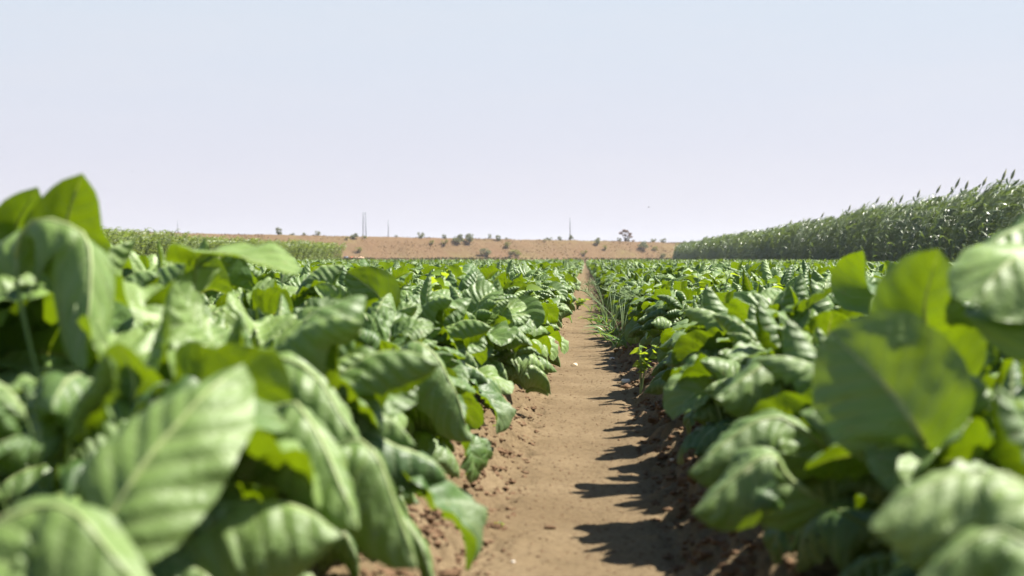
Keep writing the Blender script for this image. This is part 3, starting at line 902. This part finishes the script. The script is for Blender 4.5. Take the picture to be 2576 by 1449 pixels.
# ------------------------------------------------------------------ poles and tower far beyond the embankment
def pole(px, ytop, Y, label, wpx):
    p = at(px, HORY, Y); top = at(px, ytop, Y)[2]; k = Y / FPX
    r = empty('pole', (p[0], p[1], 0.0))
    zs = np.linspace(0, top * 0.62, 5)
    V, F = tube(np.stack([np.zeros(5), np.zeros(5), zs], 1), np.linspace(wpx * 0.55 * k, wpx * 0.5 * k, 5), 8)
    link('shaft', mesh_np('shaft', V, F, M_wood), r)
    V, F = tube(np.array([[0, 0, top * 0.6], [0, 0, top * 0.8], [0, 0, top]]), [wpx * 0.42 * k, wpx * 0.38 * k, wpx * 0.34 * k], 8)
    link('upper_mast', mesh_np('upper_mast', V, F, M_metal), r)
    g = Geo(); g.add(*box((0, 0, top * 0.62), (wpx * 1.3 * k, wpx * 1.3 * k, 0.25)))
    link('collar', g.mesh('collar', M_metal, False), r)
    set_props(r, label, 'pole', 'slim poles beyond the embankment')
pole(447, 553, 400, 'slim pole standing by itself behind the tall light green crop', 1.6)
pole(977, 553, 400, 'slim pole behind the embankment, next to the lattice tower', 2.2)
pole(1434, 547, 400, 'tallest slim pole, rising behind a round bush on the embankment crest', 2.4)

def tower(px, ytop, Y):
    p = at(px, HORY, Y); top = at(px, ytop, Y)[2]; k = Y / FPX
    r = empty('lattice_tower', (p[0], p[1], 0.0), 0.25)
    hb, ht = 5.2 * k, 3.2 * k
    cs = [(-1, -1), (1, -1), (1, 1), (-1, 1)]
    for i, (a, b) in enumerate(cs):
        V, F = tube(np.array([[a * hb, b * hb, 0], [a * ht, b * ht, top]]), [0.075, 0.06], 6)
        link('leg', mesh_np('leg', V, F, M_metal), r)
    g = Geo(); n = 12
    for q in range(n):
        z0, z1 = top * q / n, top * (q + 1) / n
        w0, w1 = hb + (ht - hb) * q / n, hb + (ht - hb) * (q + 1) / n
        for i in range(4):
            a, b = cs[i], cs[(i + 1) % 4]
            if q % 2: a, b = b, a
            V, F = tube(np.array([[a[0] * w0, a[1] * w0, z0], [b[0] * w1, b[1] * w1, z1]]), 0.022, 4, False); g.add(V, F)
    link('bracing', g.mesh('bracing', M_metal), r)
    for s in (-1, 1):
        z = at(px, 598, Y)[2]
        V, F = tube(np.array([[s * hb * 1.25, 0, z - 0.5], [s * hb * 1.25, 0, z - 0.1], [s * hb * 1.25, 0, z + 0.5]]), [0.22, 0.34, 0.24], 8)
        link('drum_antenna', mesh_np('drum_antenna', V, F, M_metal), r)
    set_props(r, 'thin metal lattice tower rising far behind the embankment', 'tower')
tower(917, 534, 420)

# ------------------------------------------------------------------ birds
def bird(px, py, Y, size, label, tilt):
    p = at(px, py, Y)
    r = empty('bird', tuple(p), tilt)
    V, F = tube(np.array([[-0.5, 0, 0], [-0.3, 0, 0.02], [0, 0, 0], [0.3, 0, 0.02], [0.42, 0, 0.03], [0.5, 0, 0.02]]) * size, np.array([0.02, 0.07, 0.12, 0.09, 0.06, 0.01]) * size, 8)
    link('body', mesh_np('body', V, F, M_bird), r)
    for s in (-1, 1):
        W = np.array([[0.15, 0.05 * s, 0.03], [0.12, 0.35 * s, 0.20], [-0.05, 0.7 * s, 0.12], [-0.12, 0.05 * s, 0.03], [-0.12, 0.35 * s, 0.18], [-0.13, 0.68 * s, 0.11]]) * size
        W = np.vstack([W, W + np.array([0, 0, 0.02 * size])])
        Fq = [(0, 1, 4, 3), (1, 2, 5, 4), (6, 9, 10, 7), (7, 10, 11, 8), (0, 6, 7, 1), (1, 7, 8, 2), (2, 8, 11, 5), (5, 11, 10, 4), (4, 10, 9, 3), (3, 9, 6, 0)]
        link('wing', mesh_np('wing', W, np.array(Fq), M_bird), r)
    set_props(r, label, 'bird', 'birds in the pale sky')
bird(1632, 521, 90, 0.16, 'tiny dark bird low in the sky between the bare tree and the pole', 0.4)
bird(1882, 343, 90, 0.10, 'tiny speck of a bird high in the sky above the windbreak end', 1.2)
bird(332, 432, 90, 0.10, 'tiny speck of a bird in the sky right of the tall upright leaf', -0.6)

# ------------------------------------------------------------------ sheeting heap at the foot of the embankment
p = on_levee(888, 8.6); kk = p[1] / FPX
def heap(name, px, wpx, hpx, mat, label, cat, seed):
    p = on_levee(px, 8.8)
    nu, nv = 26, 12
    a, b = np.meshgrid(np.linspace(-1, 1, nu), np.linspace(-1, 1, nv), indexing='ij')
    h = np.clip(1 - a ** 4, 0, 1) * np.clip(1 - b ** 2, 0, 1) * (1 + 0.35 * fbm(a * 3, b * 3, seed))
    V = np.stack([a * wpx * kk / 2, b * 0.6, h * hpx * kk], -1).reshape(-1, 3)
    o = link(name, mesh_np(name, V, grid_faces(nu, nv)[:, ::-1] if False else grid_faces(nu, nv), mat), None, (p[0], p[1], p[2] + 0.05))
    set_props(o, label, cat)
heap('orange_sheet', 884, 15, 9, M_orange, 'orange plastic sheet heaped at the foot of the embankment', 'plastic sheet', 1)
heap('pale_sheet', 903, 32, 8, M_peach, 'long pale peach sheet lying beside the orange one by the embankment', 'plastic sheet', 2)
p = on_levee(870, 8.8)
V, F = tube(np.array([[0, 0, 0], [0, 0, 0.03], [0, 0, 0.3], [0, 0, 0.6], [0, 0, 0.63]]), [0.30, 0.32, 0.31, 0.32, 0.29], 14)
o = link('drum', mesh_np('drum', V, F, M_drum), None, (p[0], p[1], p[2]))
set_props(o, 'blue-grey drum standing left of the orange sheet by the embankment', 'drum')

# ------------------------------------------------------------------ clods on the path's shoulders
def ico():
    t = (1 + 5 ** 0.5) / 2
    V = norm(np.array([[-1, t, 0], [1, t, 0], [-1, -t, 0], [1, -t, 0], [0, -1, t], [0, 1, t], [0, -1, -t], [0, 1, -t], [t, 0, -1], [t, 0, 1], [-t, 0, -1], [-t, 0, 1]], float))
    F = np.array([[0, 11, 5], [0, 5, 1], [0, 1, 7], [0, 7, 10], [0, 10, 11], [1, 5, 9], [5, 11, 4], [11, 10, 2], [10, 7, 6], [7, 1, 8], [3, 9, 4], [3, 4, 2], [3, 2, 6], [3, 6, 8], [3, 8, 9], [4, 9, 5], [2, 4, 11], [6, 2, 10], [8, 6, 7], [9, 8, 1]])
    vs = [tuple(v) for v in V]; cache = {}; nf = []
    def mid(a, b):
        kx = (min(a, b), max(a, b))
        if kx not in cache:
            m = (np.array(vs[a]) + np.array(vs[b])) / 2; m /= np.linalg.norm(m)
            vs.append(tuple(m)); cache[kx] = len(vs) - 1
        return cache[kx]
    for a, b, c in F:
        x, y, z = mid(a, b), mid(b, c), mid(c, a)
        nf += [(a, x, z), (b, y, x), (c, z, y), (x, y, z)]
    return np.array(vs), np.array(nf)
IV, IF = ico()
r = np.random.RandomState(91)
g = Geo()
for k in range(13000):
    y = 1.2 * math.exp(r.rand() * math.log(22 / 1.2))
    if r.rand() < 0.58:
        x = r.choice([-1, 1]) * np.clip(r.normal(0.245, 0.055), 0.14, 0.4); sz = r.uniform(0.0016, 0.0085) * (2.3 if r.rand() < 0.04 else 1)
    else:
        x = r.uniform(-0.2, 0.2); sz = r.uniform(0.0008, 0.0030) * (2.0 if r.rand() < 0.03 else 1)
    z = float(ground_h(np.array(x), np.array(y)))
    V = IV * (1 + 0.28 * r.normal(size=(len(IV), 1))) * np.array([r.uniform(0.8, 1.4), r.uniform(0.8, 1.4), r.uniform(0.4, 0.75)]) * sz
    g.add(V + np.array([x, y, z - sz * 0.1]), IF)
cl = link('soil_clods', g.mesh('soil_clods', M_clod))
set_props(cl, 'crumbs and clods of brown soil along both shoulders of the dirt path', 'soil clods', kind='stuff')

# ------------------------------------------------------------------ weeds, grass and litter
def small_leaf(c, D, nrm, L, W):
    T = norm(D); S = norm(np.cross(nrm, T)); N = np.cross(T, S)
    t = np.array([0, 0.25, 0.5, 0.8, 1.0]); w = np.array([0.15, 0.9, 1.0, 0.55, 0.05]) * W / 2
    C = c + T * (t[:, None] * L) - np.array([0, 0, 1.0]) * (t[:, None] ** 2 * L * 0.25)
    V = np.stack([C - S * w[:, None] + N * w[:, None] * 0.35, C, C + S * w[:, None] + N * w[:, None] * 0.35], 1).reshape(-1, 3)
    return V, grid_faces(5, 3)
def weed(loc, H, lean, L, nst, nlf, label, seed, grp='yellow-green weeds among the crop'):
    r = np.random.RandomState(seed)
    root = empty('weed', tuple(loc))
    st = Geo(); fo = Geo()
    for k in range(nst):
        a = r.uniform(0, 6.28); sp = r.uniform(0.1, 0.35) * H * (3 if H < 0.12 else 1)
        P = np.array([[0, 0, -0.02], [sp * 0.3 * math.cos(a) + lean * H * 0.2, sp * 0.3 * math.sin(a), H * 0.5], [sp * math.cos(a) + lean * H * 0.6, sp * math.sin(a), H * r.uniform(0.8, 1.05)]])
        C, _ = catmull(P, 7)
        V, F = tube(C, np.linspace(0.004, 0.0015, 7), 5, False); st.add(V, F)
        for q in range(nlf):
            u = r.uniform(0.45, 1.0); b = np.array([np.interp(u, np.linspace(0, 1, 7), C[:, i]) for i in range(3)])
            d = np.array([math.cos(q * 2.4 + a) + lean * 0.8, math.sin(q * 2.4 + a), r.uniform(-0.1, 0.6)])
            sz = L * r.uniform(0.55, 1.15)
            V, F = small_leaf(b, d, norm(np.array([r.normal(0, 0.5), r.normal(0, 0.5), 1])), sz, sz * r.uniform(0.55, 0.8))
            fo.add(V, F, None, np.full(len(V), np.clip(r.normal(0.5, 0.25), 0, 1)))
    link('stem', st.mesh('stem', M_stem), root); link('foliage', fo.mesh('foliage', M_weed), root)
    set_props(root, label, 'weed', grp)
def weed_px(px, py, Y, H, L, nst, nlf, label, seed):
    p = at(px, py, Y); weed((p[0], p[1], p[2] - H), H + 0.015, 0.25, L, nst + 1, nlf + 2, label, seed)
weed_px(1095, 672, 5.0, 0.42, 0.085, 4, 7, 'tall yellow-green weed rising out of the left bed, farthest from the path', 1)
weed_px(1180, 690, 5.6, 0.40, 0.085, 4, 7, 'bushy yellow-green weed standing highest in the middle of the left bed', 2)
weed_px(1255, 742, 6.4, 0.32, 0.085, 4, 8, 'yellow-green weed with broad lobed leaves among the outer leaves of the left bed', 3)
weed_px(1215, 790, 5.4, 0.30, 0.075, 4, 9, 'leggy yellow-green weed spreading over drooping leaves of the left bed', 4)
weed_px(1285, 800, 7.2, 0.26, 0.075, 4, 9, 'yellow-green weed hanging out of the left bed just above the dirt path', 5)
weed_px(1330, 842, 8.4, 0.16, 0.06, 3, 8, 'low yellow-green weed under the hanging leaves at the left edge of the path', 6)
weed_px(1770, 690, 6.2, 0.42, 0.05, 5, 9, 'feathery yellow-green weed rising out of the middle of the right bed', 7)
weed_px(1840, 722, 5.6, 0.38, 0.05, 4, 9, 'yellow-green weed in the right bed beside the feathery one', 8)
weed_px(1612, 868, 5.0, 0.15, 0.035, 3, 7, 'small bright weed at the right edge of the path beyond the shaded clods', 9)
p = on_z(1452, 772, 0.02); weed((p[0], p[1], 0.0), 0.10, 0.5, 0.05, 9, 8, 'low spreading weed in the middle of the dirt path far ahead', 10)
p = on_z(1105, 1172, 0.06); weed((p[0], p[1], 0.06), 0.035, 0.1, 0.03, 3, 3, 'tiny bright seedling on the left soil shoulder of the path', 11)
p = on_z(1250, 1326, 0.005); weed((p[0], p[1], 0.004), 0.010, 0.1, 0.013, 3, 3, 'tiny flat yellow-green seedling on the path near the camera', 12)

def tuft(px, py, n, L, label, seed):
    r = np.random.RandomState(seed)
    p = on_z(px, py, 0.05)
    root = empty('grass_tuft', (p[0], p[1], 0.05))
    g = Geo(); st = Geo()
    for k in range(n):
        a = r.uniform(0, 6.28); b = np.array([r.normal(0, 0.04), r.normal(0, 0.07), 0])
        d = norm(np.array([math.cos(a) * 0.7, math.sin(a) * 0.7, r.uniform(0.5, 1.6)]))
        V, F, u = strap(b, d, L * r.uniform(0.5, 1.2), r.uniform(0.005, 0.010), np.array([math.cos(a), math.sin(a), 0.2]), 7, r, r.uniform(0.4, 1.1))
        g.add(V, F, u, np.full(len(V), np.clip(r.normal(0.55, 0.25), 0, 1)))
    for k in range(n // 4):
        a = r.uniform(0, 6.28); C, _ = catmull([[0, 0, 0], [math.cos(a) * 0.05, math.sin(a) * 0.05, L * 0.7], [math.cos(a) * 0.16, math.sin(a) * 0.14, L * 1.15]], 8)
        V, F = tube(C, np.linspace(0.0022, 0.001, 8), 4, False); st.add(V, F)
        for q in range(5):
            dd = norm(np.array([r.normal(), r.normal(), 0.6])); V, F = tube(np.array([C[-1], C[-1] + dd * 0.035, C[-1] + dd * 0.07]), [0.001, 0.0012, 0.0006], 4, False); st.add(V, F)
    link('blades', g.mesh('blades', M_grass), root); link('seed_stem', st.mesh('seed_stem', M_stem), root)
    set_props(root, label, 'grass tuft', 'grass tufts at the right edge of the path')
tuft(1497, 782, 14, 0.15, 'farthest and sparsest grass tuft at the right edge of the path', 21)
tuft(1522, 818, 46, 0.24, 'tall thin grass tuft with seed stems at the right edge of the path', 22)
tuft(1540, 848, 46, 0.23, 'broad green grass tuft spilling over the right edge of the path', 23)
tuft(1566, 872, 34, 0.22, 'nearest grass tuft at the right edge of the path', 24)

def stone(px, py, wpx, mat, label, seed, name='pebble', flat=0.6):
    r = np.random.RandomState(seed)
    p = on_z(px, py, 0.0); z = float(ground_h(np.array(p[0]), np.array(p[1]))); p = on_z(px, py, z)
    sz = wpx / 2 * p[1] / FPX
    V = IV * (1 + 0.10 * r.normal(size=(len(IV), 1))) * np.array([1, 0.8, flat]) * sz
    o = link(name, mesh_np(name, V, IF, mat), None, (p[0], p[1], z + sz * 0.25)); set_props(o, label, 'pebble', 'pebbles on the path')
stone(1290, 1415, 13, M_white, 'white rounded pebble on the path nearest the camera', 1)
stone(1266, 1388, 15, M_clod, 'dull pinkish pebble just behind the white one on the path', 2)
stone(1575, 964, 26, M_white, 'pale pinkish stone in the shade at the right edge of the path', 3)
stone(1540, 905, 16, M_white, 'small pale stone in the shadow below the grass tufts', 4)
stone(1690, 1158, 12, M_white, 'small white pebble in the dark shadow on the right shoulder', 5)
stone(1385, 1330, 30, M_clod, 'flat crumbled clod in the middle of the path', 6, 'clod', 0.3)

def flat_leaf(name, px, py, Lpx, wfrac, rz, mat, label, cat, z=0.012, arch=0.3):
    p = on_z(px, py, 0.0); zz = float(ground_h(np.array(p[0]), np.array(p[1]))); p = on_z(px, py, zz); L = Lpx * p[1] / FPX
    n = 12; s_ = np.linspace(0, 1, n)
    C = np.stack([(s_ - 0.5) * L, 0.06 * L * np.sin(s_ * 5), arch * L * 0.5 * np.sin(np.pi * s_)], 1)
    S = np.tile([0, 1.0, 0.15], (n, 1))
    V, F, uv = leaf_from_curve(C, S, L * wfrac, 0.05, np.full(n, 0.4), np.full(n, -0.5), 0.15, 4, 0.3, 7)
    o = link(name, mesh_np(name, V, F, mat, uv, np.full(len(V), 0.5)), None, (p[0], p[1], zz + 0.004)); o.rotation_euler = (0, 0, rz)
    set_props(o, label, cat)
flat_leaf('dry_leaf', 1445, 921, 30, 0.35, -0.9, M_straw, 'curled straw-coloured dry leaf lying on the middle of the path', 'dry leaf')
flat_leaf('leaf_scrap', 1247, 1077, 26, 0.6, -0.9, M_weed, 'pale green torn leaf scrap on the left edge of the path', 'leaf')
flat_leaf('fallen_stalk', 1320, 1066, 60, 0.05, -0.3, M_grass, 'thin green grass stalk lying from the left bed onto the path', 'grass stalk', arch=0.03)

# ------------------------------------------------------------------ dry grass on the embankment, weeds on the bank at its foot
r = np.random.RandomState(123)
g = Geo()
sv = r.uniform(-60, 110, 15000); wv = r.uniform(-0.5, 9.5, 15000)
hv = levee_h(sv, wv)
dens = fbm(sv * 0.25, wv * 0.5, 41, 3)
for k in range(15000):
    if dens[k] < r.uniform(-0.3, 0.9): continue
    c = np.array([LA[0] + LD[0] * sv[k] + LN[0] * wv[k], LA[1] + LD[1] * sv[k] + LN[1] * wv[k], hv[k] + 0.43])
    a = r.uniform(0, 6.28); d = np.array([math.cos(a), math.sin(a), 0]); h = r.uniform(0.06, 0.2); w = r.uniform(0.05, 0.14)
    tip = c + np.array([r.normal(0.08, 0.08), r.normal(0, 0.08), h])
    g.add(np.array([c - d * w, c + d * w, tip + d * w * 0.5, tip - d * w * 0.6]), np.array([[0, 1, 2, 3]]), None, np.full(4, np.clip(r.normal(0.5, 0.3), 0, 1)))
M_dgrass = leaf_material('dry_grass_blade', (0.14, 0.085, 0.043), (0.17, 0.108, 0.052), (0.22, 0.14, 0.07), (0.25, 0.17, 0.08), 0.45, 0.9, veins=False, spec=0.1)
o = link('dry_grass', g.mesh('dry_grass', M_dgrass, False)); set_props(o, 'reddish tufts of dry grass covering the embankment slope', 'dry grass', kind='stuff')
g = Geo()
for k in range(6000):
    x = r.uniform(-75, 30); y = r.uniform(180.5, 188)
    if fbm(np.array(x * 0.12), np.array(y * 0.2), 47, 3) < r.uniform(-0.5, 0.4): continue
    c = np.array([x, y, float(ground_h(np.array(x), np.array(y))) - 0.03])
    a = r.uniform(0, 6.28); d = np.array([math.cos(a), math.sin(a), 0]); h = r.uniform(0.08, 0.30); w = r.uniform(0.04, 0.12)
    tip = c + np.array([r.normal(0.05, 0.06), r.normal(0, 0.06), h])
    g.add(np.array([c - d * w, c + d * w, tip + d * w * 0.5, tip - d * w * 0.6]), np.array([[0, 1, 2, 3]]), None, np.full(4, np.clip(r.normal(0.4, 0.3), 0, 1)))
M_bweed = leaf_material('bank_weed', (0.07, 0.06, 0.035), (0.13, 0.14, 0.05), (0.1, 0.1, 0.05), (0.12, 0.14, 0.03), 0.2, 0.8, veins=False, spec=0.1)
o = link('bank_weeds', g.mesh('bank_weeds', M_bweed, False)); set_props(o, 'strip of low dull weeds along the bank between the field and embankment', 'weeds', kind='stuff')

# ------------------------------------------------------------------ thin summer haze over the plain
V, F = box((0, 300, 19.2), (5000, 4000, 40.4))
hzm = bpy.data.materials.new('haze_air'); hzm.use_nodes = True
hn = hzm.node_tree.nodes; hn.remove(hn['Principled BSDF'])
pv = hn.new('ShaderNodeVolumePrincipled')
pv.inputs['Color'].default_value = (0.90, 0.92, 0.97, 1)
pv.inputs['Density'].default_value = 0.0003
pv.inputs['Anisotropy'].default_value = 0.2
hzm.node_tree.links.new(pv.outputs[0], hn['Material Output'].inputs['Volume'])
hz_o = link('haze', mesh_np('haze', V, F, hzm, smooth=False))
set_props(hz_o, 'thin pale haze softening the distant embankment and poles', 'haze', kind='stuff')
